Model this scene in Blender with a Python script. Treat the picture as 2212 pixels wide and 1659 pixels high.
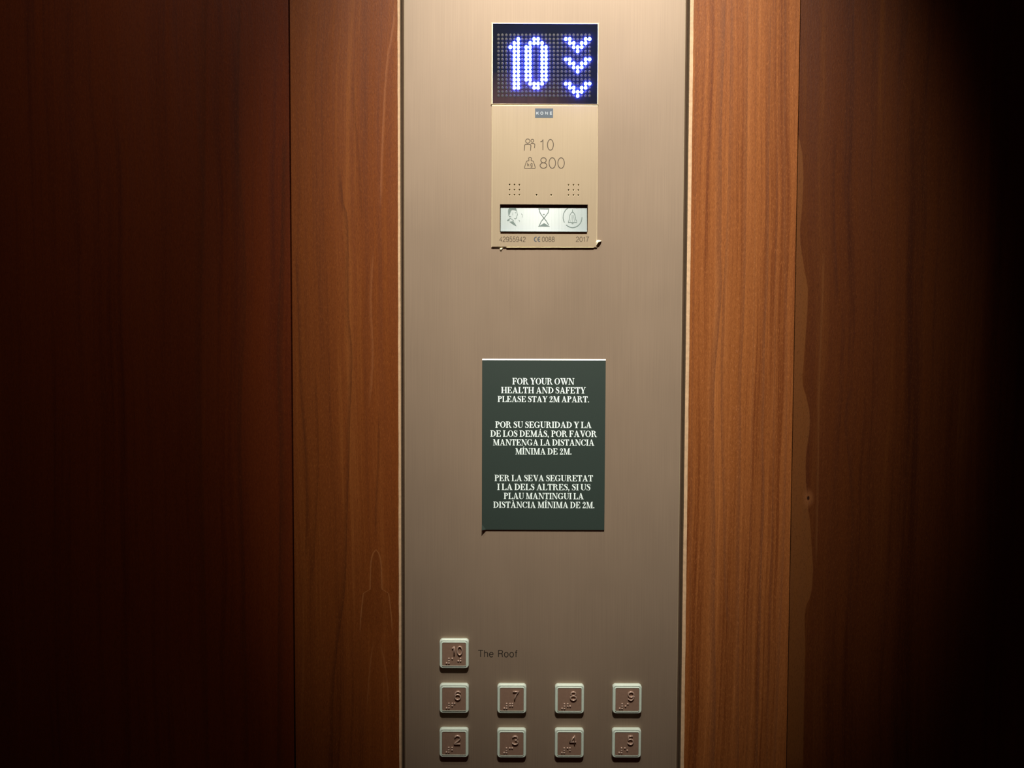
import bpy, bmesh, math, random
from mathutils import Vector, Matrix
for o in list(bpy.data.objects): bpy.data.objects.remove(o)
SC = bpy.context.scene
COL = SC.collection
rad = math.radians
random.seed(5)

# ------------------------------------------------------------------ camera
F = 1670.0; W = 2212; H = 1659
CAM = Vector((0, -0.668, 1.5)); PITCH = rad(2.35); ROLL = rad(0.21)
fw = Vector((0, math.cos(PITCH), -math.sin(PITCH)))
up0 = Vector((0, math.sin(PITCH), math.cos(PITCH))); r0 = Vector((1, 0, 0))
rt = r0*math.cos(ROLL) + up0*math.sin(ROLL)
up = up0*math.cos(ROLL) - r0*math.sin(ROLL)
cd = bpy.data.cameras.new('camera'); cd.sensor_width = 36; cd.lens = F/W*36; cd.clip_start = 0.01
cam = bpy.data.objects.new('camera', cd); COL.objects.link(cam)
M = Matrix((rt, up, -fw)).transposed().to_4x4(); M.translation = CAM
cam.matrix_world = M; SC.camera = cam

# ------------------------------------------------------------------ world, lights, exposure
SC.view_settings.view_transform = 'Standard'; SC.view_settings.look = 'None'
SC.view_settings.gamma = 1; SC.view_settings.exposure = 0.0; SC.view_settings.use_curve_mapping = False
wd = bpy.data.worlds.new('world'); SC.world = wd; wd.use_nodes = True
wd.node_tree.nodes['Background'].inputs[0].default_value = (0.002, 0.002, 0.002, 1)
CEIL = 2.72
def spot(name, loc, aim, power, angle, blend, color, radius):
    l = bpy.data.lights.new(name, 'SPOT'); l.energy = power; l.spot_size = rad(angle); l.spot_blend = blend
    l.color = color; l.shadow_soft_size = radius
    o = bpy.data.objects.new(name, l); COL.objects.link(o); o.location = loc
    o.rotation_euler = (Vector(aim)-Vector(loc)).to_track_quat('-Z', 'Y').to_euler()
    return o
WARM = (1.0, 0.94, 0.84)
spot('downlight_or_fill', (0.07, -0.85, 2.69), (0.075, 0.0, 1.65), 205, 28.5, 1.0, WARM, 0.022)
spot('downlight_or_fill', (0.10, -1.46, 2.69), (0.04, 0.0, 2.06), 2.5, 18, 1.0, WARM, 0.03)
spot('downlight_or_fill', (-0.20, -0.62, 2.69), (-0.13, 0.0, 1.93), 32, 50, 1.0, WARM, 0.03)  # unseen fill spot, added to lift the upper left of the wall
spot('downlight_or_fill', (0.0, -1.20, 2.69), (0, -1.70, 1.70), 110, 62, 1.0, WARM, 0.02)  # unseen spot, added to brighten the rear wall that the display reflects

# ------------------------------------------------------------------ helpers
def at(px, py, y=0.0):
    d = fw + rt*((px-W/2)/F) + up*((H/2-py)/F)
    return CAM + d*((y-CAM.y)/d.y)
def rect(x0, y0, x1, y1, y=0.0):
    mx, my = (x0+x1)/2, (y0+y1)/2
    return at(x0, my, y).x, at(mx, y1, y).z, at(x1, my, y).x, at(mx, y0, y).z     # xl, zb, xr, zt
PX = 0.0004

class MB:
    def __init__(s): s.v = []; s.f = []; s.m = []
    def add(s, vs, fs, m=0):
        b = len(s.v); s.v += [tuple(v) for v in vs]
        for f in fs: s.f.append([i+b for i in f]); s.m.append(m)
    def box(s, x0, x1, y0, y1, z0, z1, m=0):
        vs = [(x, y, z) for x in (x0, x1) for y in (y0, y1) for z in (z0, z1)]
        s.add(vs, [(0,1,3,2),(4,6,7,5),(0,4,5,1),(2,3,7,6),(0,2,6,4),(1,5,7,3)], m)
def finish(bm, name, mats, parent=None, loc=None, smooth=False, recalc=True):
    if recalc: bmesh.ops.recalc_face_normals(bm, faces=bm.faces[:])
    L = Vector(loc) if loc is not None else (base_of(parent) if parent else Vector((0,0,0)))
    bmesh.ops.translate(bm, verts=bm.verts[:], vec=-L)
    me = bpy.data.meshes.new(name); bm.to_mesh(me); bm.free()
    for m in (mats if isinstance(mats, (list, tuple)) else [mats]): me.materials.append(m)
    if smooth: me.shade_smooth()
    o = bpy.data.objects.new(name, me); COL.objects.link(o)
    if parent: o.parent = parent; o.location = L-base_of(parent)
    else: o.location = L
    return o
def base_of(o):
    p = Vector((0,0,0))
    while o: p = p+o.location; o = o.parent
    return p
def build(mb, name, mats, parent=None, loc=None, smooth=False, bevel=0, recalc=True):
    bm = bmesh.new(); vs = [bm.verts.new(v) for v in mb.v]
    for f, m in zip(mb.f, mb.m):
        try: fc = bm.faces.new([vs[i] for i in f]); fc.material_index = m
        except ValueError: pass
    if bevel:
        bmesh.ops.recalc_face_normals(bm, faces=bm.faces[:])
        bmesh.ops.bevel(bm, geom=bm.edges[:], offset=bevel, segments=2, profile=0.5, affect='EDGES')
    return finish(bm, name, mats, parent, loc, smooth, recalc)
def tag(o, label=None, cat=None, group=None, kind=None):
    if label: o['label'] = label
    if cat: o['category'] = cat
    if group: o['group'] = group
    if kind: o['kind'] = kind
    return o
def empty(name, loc):
    o = bpy.data.objects.new(name, None); COL.objects.link(o); o.location = loc; o.empty_display_size = 0.02
    return o

# ------------------------------------------------------------------ materials
class NT:
    def __init__(s, name):
        s.mat = bpy.data.materials.new(name); s.mat.use_nodes = True
        s.t = s.mat.node_tree; s.b = s.t.nodes['Principled BSDF']
    def n(s, typ, **kw):
        nd = s.t.nodes.new(typ)
        for k, v in kw.items(): setattr(nd, k, v)
        return nd
    def set(s, sock, v):
        if hasattr(v, 'is_output') or isinstance(v, bpy.types.NodeSocket): s.t.links.new(v, sock)
        else: sock.default_value = v
    def math(s, op, a, b=0.0, c=None, clamp=False):
        nd = s.n('ShaderNodeMath', operation=op, use_clamp=clamp)
        s.set(nd.inputs[0], a); s.set(nd.inputs[1], b)
        if c is not None: s.set(nd.inputs[2], c)
        return nd.outputs[0]
    def noise(s, vec, scale=1, detail=3, rough=0.55, dist=0):
        nd = s.n('ShaderNodeTexNoise'); s.set(nd.inputs['Vector'], vec)
        nd.inputs['Scale'].default_value = scale; nd.inputs['Detail'].default_value = detail
        nd.inputs['Roughness'].default_value = rough; nd.inputs['Distortion'].default_value = dist
        return nd.outputs['Fac']
    def comb(s, x, y, z):
        nd = s.n('ShaderNodeCombineXYZ'); s.set(nd.inputs[0], x); s.set(nd.inputs[1], y); s.set(nd.inputs[2], z)
        return nd.outputs[0]
    def sep(s):
        tc = s.n('ShaderNodeTexCoord'); sp = s.n('ShaderNodeSeparateXYZ')
        s.t.links.new(tc.outputs['Object'], sp.inputs[0]); return sp.outputs
    def remap(s, v, a, b, c=0.0, d=1.0, mode='SMOOTHSTEP'):
        nd = s.n('ShaderNodeMapRange', interpolation_type=mode); s.set(nd.inputs[0], v)
        for i, q in zip((1,2,3,4), (a,b,c,d)): s.set(nd.inputs[i], q)
        return nd.outputs[0]
    def mix(s, fac, a, b):
        nd = s.n('ShaderNodeMix', data_type='RGBA'); s.set(nd.inputs[0], fac)
        s.set(nd.inputs[6], (*a, 1) if isinstance(a, tuple) and len(a)==3 else a)
        s.set(nd.inputs[7], (*b, 1) if isinstance(b, tuple) and len(b)==3 else b)
        return nd.outputs[2]
    def bump(s, h, strength=0.2, dist=0.0005):
        nd = s.n('ShaderNodeBump'); nd.inputs['Strength'].default_value = strength
        nd.inputs['Distance'].default_value = dist; s.set(nd.inputs['Height'], h)
        s.t.links.new(nd.outputs[0], s.b.inputs['Normal'])
    def p(s, **kw):
        for k, v in kw.items(): s.set(s.b.inputs[k.replace('_', ' ')], (*v, 1) if isinstance(v, tuple) and len(v)==3 else v)
        return s.mat
def plain(name, col, rough=0.5, metal=0.0, spec=0.5, var=0.08, scale=300):
    t = NT(name); x, y, z = t.sep()
    n = t.noise(t.comb(x, y, z), scale, 3)
    c = t.mix(n, tuple(v*(1-var) for v in col), tuple(min(1, v*(1+var)) for v in col))
    return t.p(Base_Color=c, Roughness=rough, Metallic=metal, Specular_IOR_Level=spec)
def brushed(name, col, rough, metal, amt=0.10, scratch=True, spec=0.5, aniso=(.5, (1, 0, 0))):
    t = NT(name); x, y, z = t.sep()
    fine = t.noise(t.comb(t.math('MULTIPLY', x, 1600), y, t.math('MULTIPLY', z, 14)), 1, 3)
    broad = t.noise(t.comb(t.math('MULTIPLY', x, 9), y, t.math('MULTIPLY', z, 6)), 1, 3, .6)
    cloud = t.remap(broad, .3, .7, 1-amt*.6, 1+amt*.6, 'LINEAR')
    line = t.remap(fine, .3, .7, 1-amt*.6, 1+amt*.6, 'LINEAR')
    k = t.math('MULTIPLY', cloud, line)
    vm = t.n('ShaderNodeVectorMath', operation='SCALE'); vm.inputs[0].default_value = col
    t.set(vm.inputs['Scale'], k)
    c = vm.outputs[0]
    if scratch:
        sp = t.noise(t.comb(t.math('MULTIPLY', x, 260), y, t.math('MULTIPLY', z, 190)), 1, 2)
        c = t.mix(t.remap(sp, .80, .84, 0, .5), c, (0.62, 0.55, 0.44))
    t.bump(fine, .05, .0003)
    t.b.inputs['Anisotropic'].default_value = aniso[0]; t.set(t.b.inputs['Tangent'], t.comb(*aniso[1]))
    return t.p(Base_Color=c, Roughness=t.remap(broad, .3, .7, rough-.03, rough+.03, 'LINEAR'), Metallic=metal, Specular_IOR_Level=spec)

ZLO, ZHI = 1.05, 1.95
def wood(name, cols, ox, hw, seed, freq=260, lines=(), zones=(), knots=(), lances=(), fleck=.5, stripe=1.0, rough=.42, ripple=0.0):
    """cols = dark, mid, light. lines: (points px, colour, strength, soft width left px, right px)."""
    t = NT(name); x, y, z = t.sep()
    # slow sideways drift of the grain with height
    drift = t.noise(t.comb(t.math('MULTIPLY', x, 6), seed, t.math('MULTIPLY', z, 2.2)), 1, 2, .5)
    u = t.math('ADD', x, t.math('MULTIPLY', t.math('SUBTRACT', drift, .5), .035))
    big = t.noise(t.comb(t.math('MULTIPLY', u, freq*.16), seed+3.1, t.math('MULTIPLY', z, .9)), 1, 3, .5)
    mid = t.noise(t.comb(t.math('MULTIPLY', u, freq), seed+7.7, t.math('MULTIPLY', z, 3.0)), 1, 3, .6)
    fine = t.noise(t.comb(t.math('MULTIPLY', u, freq*5), seed+1.3, t.math('MULTIPLY', z, 26)), 1, 4, .7)
    pore = t.noise(t.comb(t.math('MULTIPLY', u, 1500), seed+9.3, t.math('MULTIPLY', z, 380)), 1, 3, .7)
    v = t.math('ADD', t.math('MULTIPLY', t.math('SUBTRACT', big, .5), 1.5*stripe), t.math('MULTIPLY', t.math('SUBTRACT', mid, .5), 1.1*stripe))
    v = t.math('ADD', v, t.math('MULTIPLY', t.math('SUBTRACT', fine, .5), fleck))
    v = t.math('ADD', v, .5)
    c = t.mix(t.remap(v, .05, .55), cols[0], cols[1])
    c = t.mix(t.remap(v, .55, 1.05), c, cols[2])
    def curve(pts):
        fc = t.n('ShaderNodeFloatCurve'); cv = fc.mapping.curves[0]
        w = sorted(((at(px, py).z-ZLO)/(ZHI-ZLO), (at(px, py).x-ox)/(2*hw)+.5) for px, py in pts)
        while len(cv.points) > 2: cv.points.remove(cv.points[0])
        cv.points[0].location = w[0]; cv.points[1].location = w[-1]
        for q in w[1:-1]: cv.points.new(*q)
        fc.mapping.update()
        t.set(fc.inputs['Value'], t.remap(z, ZLO, ZHI, 0, 1, 'LINEAR'))
        xx = t.math('MULTIPLY', t.math('SUBTRACT', fc.outputs[0], .5), 2*hw)
        wob = t.noise(t.comb(seed, 0.0, t.math('MULTIPLY', z, 120)), 1, 2)
        xx = t.math('ADD', xx, t.math('MULTIPLY', t.math('SUBTRACT', wob, .5), .0012))
        za, zb = w[0][0]*(ZHI-ZLO)+ZLO, w[-1][0]*(ZHI-ZLO)+ZLO
        gate = t.math('MULTIPLY', t.remap(z, za-.012, za+.012), t.remap(z, zb+.012, zb-.012))
        return t.math('SUBTRACT', x, xx), gate
    for pts, col, st, wl, wr in zones:          # a figure filled on the left of a boundary
        d, g = curve(pts)
        m = t.math('MULTIPLY', t.remap(d, wr*PX, -wl*PX), g)
        c = t.mix(t.math('MULTIPLY', m, st), c, col)
    for pts, col, st, wl, wr in lines:
        d, g = curve(pts)
        e = t.math('MAXIMUM', t.math('DIVIDE', d, wr*PX), t.math('DIVIDE', d, -wl*PX))
        m = t.math('MULTIPLY', t.math('SUBTRACT', 1.0, e, clamp=True), g)
        c = t.mix(t.math('MULTIPLY', m, st), c, col)
    for (kx, ky, r, col) in knots:
        p = at(kx, ky); dx = t.math('DIVIDE', t.math('SUBTRACT', x, p.x-ox), r*PX); dz = t.math('DIVIDE', t.math('SUBTRACT', z, p.z), r*1.6*PX)
        d = t.math('SQRT', t.math('ADD', t.math('MULTIPLY', dx, dx), t.math('MULTIPLY', dz, dz)))
        c = t.mix(t.remap(d, 3.2, .8, 0, .75), c, col); c = t.mix(t.remap(d, .75, .35), c, (.012, .004, .002))
    for (lx, prof, col, st) in lances:           # spear shaped figure: half widths by height
        fc = t.n('ShaderNodeFloatCurve'); cv = fc.mapping.curves[0]
        w = sorted(((at(lx, py).z-ZLO)/(ZHI-ZLO), hwid/60.0) for py, hwid in prof)
        cv.points[0].location = w[0]; cv.points[1].location = w[-1]
        for q in w[1:-1]: cv.points.new(*q).handle_type = 'VECTOR'
        fc.mapping.update()
        t.set(fc.inputs['Value'], t.remap(z, ZLO, ZHI, 0, 1, 'LINEAR'))
        xx = t.math('ABSOLUTE', t.math('SUBTRACT', x, at(lx, prof[1][0]).x-ox))
        d = t.math('SUBTRACT', xx, t.math('MULTIPLY', fc.outputs[0], 60*PX))
        za, zb = at(lx, prof[-1][0]).z, at(lx, prof[0][0]).z
        g = t.math('MULTIPLY', t.remap(z, za, za+.02), t.remap(z, zb+.001, zb-.001))
        m = t.math('MULTIPLY', t.remap(t.math('ABSOLUTE', d), 2.2*PX, .6*PX), g)
        c = t.mix(t.math('MULTIPLY', m, st), c, col)
        m2 = t.math('MULTIPLY', t.remap(d, 1*PX, -1*PX), g)
        c = t.mix(t.math('MULTIPLY', m2, .25), c, cols[0])
    if ripple:                                   # shimmering cross figure on the stripes
        rp = t.noise(t.comb(t.math('MULTIPLY', u, 650), seed, t.math('MULTIPLY', z, 240)), 1, 4, .75)
        band = t.remap(mid, .52, .68)
        c = t.mix(t.math('MULTIPLY', t.math('MULTIPLY', t.remap(rp, .54, .72), band), ripple), c, tuple(min(1, q*k) for q, k in zip(cols[2], (1.45, 1.6, 2.3))))
    c = t.mix(t.remap(pore, .50, .78, 0, .50), c, tuple(q*.6 for q in cols[0]))
    c = t.mix(t.remap(pore, .48, .28, 0, .35), c, tuple(q*1.25 for q in cols[2]))
    dust = t.noise(t.comb(t.math('MULTIPLY', x, 330), seed, t.math('MULTIPLY', z, 300)), 1, 2)
    c = t.mix(t.remap(dust, .815, .85, 0, .6), c, (.5, .3, .17))
    t.bump(t.math('ADD', t.math('MULTIPLY', fine, .6), pore), .22, .0006)
    return t.p(Base_Color=c, Roughness=t.remap(mid, .3, .7, rough+.06, rough-.04, 'LINEAR'), Specular_IOR_Level=.18)

BLACK = plain('black_backing', (.006, .005, .005), .9, spec=.1)
EDGE = plain('raw_plywood_edge', (.44, .29, .165), .75, var=.35, scale=260)
BRONZE = brushed('brushed_bronze', (.28, .209, .147), .56, .36)
BRASS = brushed('brushed_brass', (.42, .335, .225), .50, .45, amt=.06, scratch=False)
WORN = plain('worn_arris', (.36, .29, .19), .45, .3)
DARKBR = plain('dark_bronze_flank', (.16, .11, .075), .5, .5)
BRASSEDGE = plain('polished_brass_edge', (.66, .56, .37), .35, .25)
SCREEN = plain('smoked_screen', (.009, .011, .020), .02, spec=1.0)
SCREEN.node_tree.nodes['Principled BSDF'].inputs['IOR'].default_value = 1.8
DOT = plain('unlit_lamp_dot', (.017, .0155, .0155), .5, spec=.3)
INK = plain('engraved_ink', (.07, .052, .036), .7, spec=.2)
INKDARK = plain('dark_engraving', (.02, .016, .012), .7, spec=.2)
STEEL = brushed('pale_steel', (.185, .23, .225), .30, .0, amt=.10, spec=.4, scratch=False, aniso=(.9, (0, 0, 1)))
ICON = plain('etched_icon', (.10, .135, .125), .6, spec=.2)
BADGE = plain('blue_grey_badge', (.045, .065, .085), .5)
PALE = plain('pale_lettering', (.36, .39, .40), .5)
CARD = plain('dark_green_card', (.017, .031, .025), .55, var=.25, scale=1500)
CORE = plain('white_card_core', (.85, .85, .80), .6)
PRINT = plain('white_print', (.74, .86, .84), .6)
ACRYL = plain('satin_acrylic', (.68, .79, .69), .16, .2)
CAP = plain('brown_cap', (.30, .19, .135), .36, .25, var=.15, scale=500)
RAISED = plain('toplit_raised_metal', (.46, .33, .26), .3, .3)  # cap metal in a lighter colour, standing in for hard light on the ridges
GLUE = plain('dried_glue', (.75, .68, .45), .5)
LED = NT('lit_lamp_dot')
LED.b.inputs['Base Color'].default_value = (.05, .06, .2, 1)
LED.b.inputs['Emission Color'].default_value = (.045, .075, 1, 1); LED.b.inputs['Emission Strength'].default_value = 330.0
LED = LED.mat

# ------------------------------------------------------------------ the room
def struct(name, mb, m):
    o = build(mb, name, m); o['kind'] = 'structure'; return o
CARB = plain('dark_lacquer', (.010, .013, .021), .5, spec=.2)
m = MB(); m.box(-.72, .72, .03, .08, 0, CEIL); struct('wall_back', m, BLACK)
XW = .72; YR = -1.70
rearw = wood('rear_veneer', ((.10, .035, .015), (.20, .075, .035), (.28, .11, .05)), 0, .7, 40)
m = MB(); m.box(-XW, XW, YR-.05, YR, 0, 2.34); m.box(-XW, XW, YR-.05, YR, 2.34, CEIL, 1); struct('wall_front', m, [rearw, CARB])
m = MB(); m.box(-XW-.05, -XW, YR-.05, .08, 0, CEIL); struct('wall_left', m, rearw)
m = MB(); m.box(XW, XW+.05, YR-.05, .08, 0, CEIL); struct('wall_right', m, rearw)
m = MB(); m.box(-XW-.05, XW+.05, YR-.05, .08, CEIL, CEIL+.04); struct('ceiling', m, CARB)
m = MB(); m.box(-XW-.05, XW+.05, YR-.05, .08, -.04, 0); struct('floor', m, plain('dark_floor', (.02, .017, .015), .5))

# ------------------------------------------------------------------ veneered panels of the wall
def xmid(pxt, pxb): return (at(pxt, 0).x+at(pxb, 1659).x)/2
ZB, ZT = 0.0, CEIL
xLs = xmid(624, 637.5); xLe = xmid(863.5, 867.3); xRe = xmid(1491.3, 1470.7); xRs = xmid(1731, 1697.5)
def panel(x0, x1, mat, label, edge=None, edgew=0):
    ox = (x0+x1)/2
    mb = MB(); a, b = x0, x1
    if edge == 'r': b = x1-edgew
    if edge == 'l': a = x0+edgew
    mb.box(a, b, 0, .03, ZB, ZT)
    o = build(mb, 'wood_panel', mat, loc=(ox, 0, ZB), bevel=.0003)
    tag(o, label, 'wood panel')
    if edge:
        rows = 60; mb = MB(); prev = None
        for i in range(rows*4+1):
            zz = ZB+(ZT-ZB)*i/(rows*4); j = random.uniform(-.00012, .00012)
            p = [(a if edge=='l' else b, 0.0), ((x0 if edge=='l' else x1), .0008+j*.6), ((x0 if edge=='l' else x1)+j*.5, .030), (a if edge=='l' else b, .030)]
            ring = [(q[0]+(j if k == 0 else 0), q[1], zz) for k, q in enumerate(p)]
            if prev:
                vs = prev+ring; mb.add(vs, [(k, (k+1)%4, 4+(k+1)%4, 4+k) for k in range(4)])
            else: mb.add(ring, [(0,1,2,3)])
            prev = ring
        mb.add(prev, [(0,1,2,3)])
        e = build(mb, 'exposed_edge', EDGE, o); e['label'] = 'pale raw cut edge'
    return o
DK = (.045, .012, .004)
g = .0006
xl0 = -.715; ox = (xl0+xLs-g)/2
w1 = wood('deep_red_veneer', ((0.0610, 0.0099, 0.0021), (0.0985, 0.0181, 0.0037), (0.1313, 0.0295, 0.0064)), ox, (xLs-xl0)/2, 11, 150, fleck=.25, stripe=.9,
     lines=[([(520,0),(515,300),(530,600),(520,900),(528,1300),(535,1659)], DK, .4, 12, 4),
            ([(445,0),(440,400),(432,800),(440,1200),(450,1659)], DK, .4, 20, 5),
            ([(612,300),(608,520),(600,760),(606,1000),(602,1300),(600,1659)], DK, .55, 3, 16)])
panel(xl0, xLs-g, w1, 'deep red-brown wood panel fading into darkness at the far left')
ox = (xLs+g+xLe)/2
w2 = wood('red_brown_veneer', ((0.0783, 0.0186, 0.0036), (0.1295, 0.0333, 0.0062), (0.1868, 0.0572, 0.0126)), ox, (xLe-xLs)/2, 23, 210, fleck=.5, stripe=.95,
     lines=[([(736,380),(742,440),(750,470),(752,520),(752,600),(753,680),(760,760),(759,830),(755,930),(754,1000),(750,1100),(748,1200),(744,1280),(735,1350),(725,1430),(720,1500),(718,1659)], DK, .55, 9, 2),
            ([(851,30),(848,60),(835,140),(828,250),(824,350),(822,430)], (.30, .12, .05), .4, 2, 5),
            ([(640,560),(645,700),(650,850),(658,950),(662,1040),(660,1200)], DK, .45, 3, 6),
            ([(683,820),(688,1000),(684,1100),(676,1250)], DK, .35, 8, 2),
            ([(764,180),(768,260),(775,330),(780,420),(782,470)], DK, .3, 6, 2),
            ([(818,900),(816,1010),(812,1090),(811,1150)], DK, .45, 3, 5),
            ([(806,560),(802,660),(806,760),(800,860)], (.28, .11, .04), .3, 6, 2),
            ([(804,1400),(798,1450),(793,1520)], (.24, .09, .03), .45, 1.5, 3), ([(824,1400),(834,1450),(840,1520)], (.24, .09, .03), .45, 3, 1.5)],
     lances=[(812, [(1187, 0), (1190, 4), (1200, 8), (1215, 11), (1240, 12), (1277, 13), (1280, 25), (1282, 28), (1340, 34), (1380, 36)], (.30, .125, .042), .42)])
panel(xLs+g, xLe, w2, 'narrow red-brown wood panel along the left edge of the metal panel', 'r', 5.0*PX)
g = .0003; ox = (xRe+xRs-g)/2
BR = (.13, .045, .017)
w3 = wood('striped_orange_veneer', ((0.1149, 0.0302, 0.0068), (0.1996, 0.0637, 0.0158), (0.2843, 0.1026, 0.0290)), ox, (xRs-xRe)/2, 37, 330, fleck=.6, stripe=1.35, ripple=.6,
     lines=[([(1566,0),(1564,100),(1560,200),(1558,300),(1558,400),(1557,550),(1558,620),(1553,700),(1543,830),(1542,1000),(1544,1150),(1543,1350),(1545,1480),(1542,1659)], BR, .85, 14, 2.5),
            ([(1616,0),(1614,250),(1612,400),(1608,650),(1600,830),(1600,950),(1597,1100),(1596,1300),(1595,1659)], BR, .7, 9, 2),
            ([(1665,30),(1662,250),(1660,400),(1658,600),(1652,720),(1650,850),(1648,950),(1650,1080),(1645,1200),(1642,1350),(1638,1500),(1635,1659)], BR, .8, 7, 2),
            ([(1580,0),(1577,200),(1570,500),(1560,700),(1558,900),(1563,1100),(1565,1250),(1572,1350)], BR, .65, 2, 8),
            ([(1698,0),(1696,400),(1700,800),(1694,1150),(1688,1300),(1680,1500),(1674,1659)], BR, .55, 8, 2),
            ([(1682,200),(1676,500),(1672,830),(1668,1100),(1660,1400),(1656,1659)], BR, .45, 2, 5),
            ([(1500,0),(1502,300),(1496,700),(1492,1100),(1490,1400),(1500,1659)], BR, .5, 2, 5),
            ([(1635,0),(1632,300),(1628,700),(1622,1000),(1618,1300),(1612,1659)], BR, .4, 2, 4)])
panel(xRe, xRs-g, w3, 'bright striped orange-brown wood panel along the right edge of the metal panel', 'l', 7.0*PX)
g = .0003; xr1 = .715; ox = (xRs+g+xr1)/2
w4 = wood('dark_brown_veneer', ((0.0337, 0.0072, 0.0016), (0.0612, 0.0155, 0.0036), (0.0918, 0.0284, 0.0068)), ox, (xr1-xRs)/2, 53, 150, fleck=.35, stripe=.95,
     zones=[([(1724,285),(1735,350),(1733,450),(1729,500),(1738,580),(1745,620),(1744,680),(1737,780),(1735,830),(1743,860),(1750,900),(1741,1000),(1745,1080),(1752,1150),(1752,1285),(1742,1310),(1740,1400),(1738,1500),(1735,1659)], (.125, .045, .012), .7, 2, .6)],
     lines=[([(1806,300),(1802,420),(1803,500),(1808,600),(1810,640)], DK, .8, 10, 3),
            ([(1840,830),(1826,900),(1832,980),(1840,1080),(1838,1250),(1834,1400)], DK, .7, 3, 10),
            ([(1780,560),(1776,680),(1770,830),(1768,1000),(1764,1200)], (.12, .045, .013), .45, 5, 2)],
     knots=[(1746, 1076, 5, (.15, .055, .018))])
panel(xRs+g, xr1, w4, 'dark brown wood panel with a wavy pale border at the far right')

# ------------------------------------------------------------------ plate with openings
def plate(x0, x1, z0, z1, yf, yb, cham, holes=(), rounds=(), worn=0):
    """front at yf, back at yb. holes: rects. rounds: (x, z, r). returns a bmesh."""
    xs = {x0, x1}; zs = {z0, z1}; cells = {}
    for h in holes: xs |= {h[0], h[2]}; zs |= {h[1], h[3]}
    for (cx, cz, r) in rounds: xs |= {round(cx-2*r, 7), round(cx+2*r, 7)}; zs |= {round(cz-2*r, 7), round(cz+2*r, 7)}
    xs = sorted(xs); zs = sorted(zs)
    bm = bmesh.new(); V = {}
    def gv(i, j):
        if (i, j) not in V: V[(i, j)] = bm.verts.new((xs[i], yf, zs[j]))
        return V[(i, j)]
    circ = []
    for i in range(len(xs)-1):
        for j in range(len(zs)-1):
            mx, mz = (xs[i]+xs[i+1])/2, (zs[j]+zs[j+1])/2
            if any(h[0] < mx < h[2] and h[1] < mz < h[3] for h in holes): continue
            hit = [c for c in rounds if abs(c[0]-mx) < c[2]*.4 and abs(c[1]-mz) < c[2]*.4]
            q = [gv(i, j), gv(i+1, j), gv(i+1, j+1), gv(i, j+1)]
            if hit:
                cx, cz, r = hit[0]
                ring = [bm.verts.new((cx+r*math.cos(rad(a)), yf, cz+r*math.sin(rad(a)))) for a in range(225, 585, 15)]
                for k in range(4):
                    arc = [ring[(k*6+s) % 24] for s in range(7)]
                    bm.faces.new([q[k], q[(k+1) % 4]]+arc[::-1])
                circ.append((cx, cz, r, ring))
            else: bm.faces.new(q)
    eps = 1e-6
    outer = [e for e in bm.edges if e.is_boundary and any(all(abs(v.co[ax]-val) < eps for v in e.verts) for ax, val in ((0,x0),(0,x1),(2,z0),(2,z1)))]
    inner = [e for e in bm.edges if e.is_boundary and e not in outer]
    ne = outer; X0, X1, Z0, Z1 = x0, x1, z0, z1
    for dx, dy, mi in ([(worn, worn*.35, 2), (cham-worn, cham, 1)] if worn else [(cham, cham, 1)]):
        r = bmesh.ops.extrude_edge_only(bm, edges=ne)
        ne = [g_ for g_ in r['geom'] if isinstance(g_, bmesh.types.BMEdge) and g_.is_boundary]
        for f in [g_ for g_ in r['geom'] if isinstance(g_, bmesh.types.BMFace)]: f.material_index = mi
        for v in [g_ for g_ in r['geom'] if isinstance(g_, bmesh.types.BMVert)]:
            if abs(v.co.x-X0) < eps: v.co.x -= dx
            elif abs(v.co.x-X1) < eps: v.co.x += dx
            if abs(v.co.z-Z0) < eps: v.co.z -= dx
            elif abs(v.co.z-Z1) < eps: v.co.z += dx
            v.co.y += dy
        X0 -= dx; X1 += dx; Z0 -= dx; Z1 += dx
    r = bmesh.ops.extrude_edge_only(bm, edges=[e for e in ne if e.is_boundary])
    for g_ in r['geom']:
        if isinstance(g_, bmesh.types.BMVert): g_.co.y = yb
    r = bmesh.ops.extrude_edge_only(bm, edges=inner)
    for f in [g_ for g_ in r['geom'] if isinstance(g_, bmesh.types.BMFace)]: f.material_index = 1
    iv = [g_ for g_ in r['geom'] if isinstance(g_, bmesh.types.BMVert)]
    ie = [g_ for g_ in r['geom'] if isinstance(g_, bmesh.types.BMEdge)]
    for v in iv:
        for (cx, cz, rr, ring) in circ:
            d = Vector((v.co.x-cx, 0, v.co.z-cz))
            if d.length < rr*1.1: v.co = Vector((cx, yf, cz))+d*.72; v.co.y = yf+.00025; break
        else: v.co.y = yf+.0002
    r = bmesh.ops.extrude_edge_only(bm, edges=[e for e in ie if e.is_boundary])
    for g_ in r['geom']:
        if isinstance(g_, bmesh.types.BMVert): g_.co.y = yb
    return bm

YP = -.002                                     # face of the metal panel
xa, _, xb, _ = rect(875, 829, 1480, 830, YP)
xa = (at(875, 0, YP).x+at(876, 1659, YP).x)/2; xb = (at(1480, 0, YP).x+at(1460, 1659, YP).x)/2
U = rect(1061, 50, 1292, 535, YP)
op = (U[0]+.004, U[1]+.004, U[2]-.004, U[3]-.004)
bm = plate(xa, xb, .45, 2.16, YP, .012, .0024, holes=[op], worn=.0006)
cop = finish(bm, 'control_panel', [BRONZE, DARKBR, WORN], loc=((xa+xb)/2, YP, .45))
tag(cop, 'tall brushed bronze lift control panel set between the wood panels', 'control panel')

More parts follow.
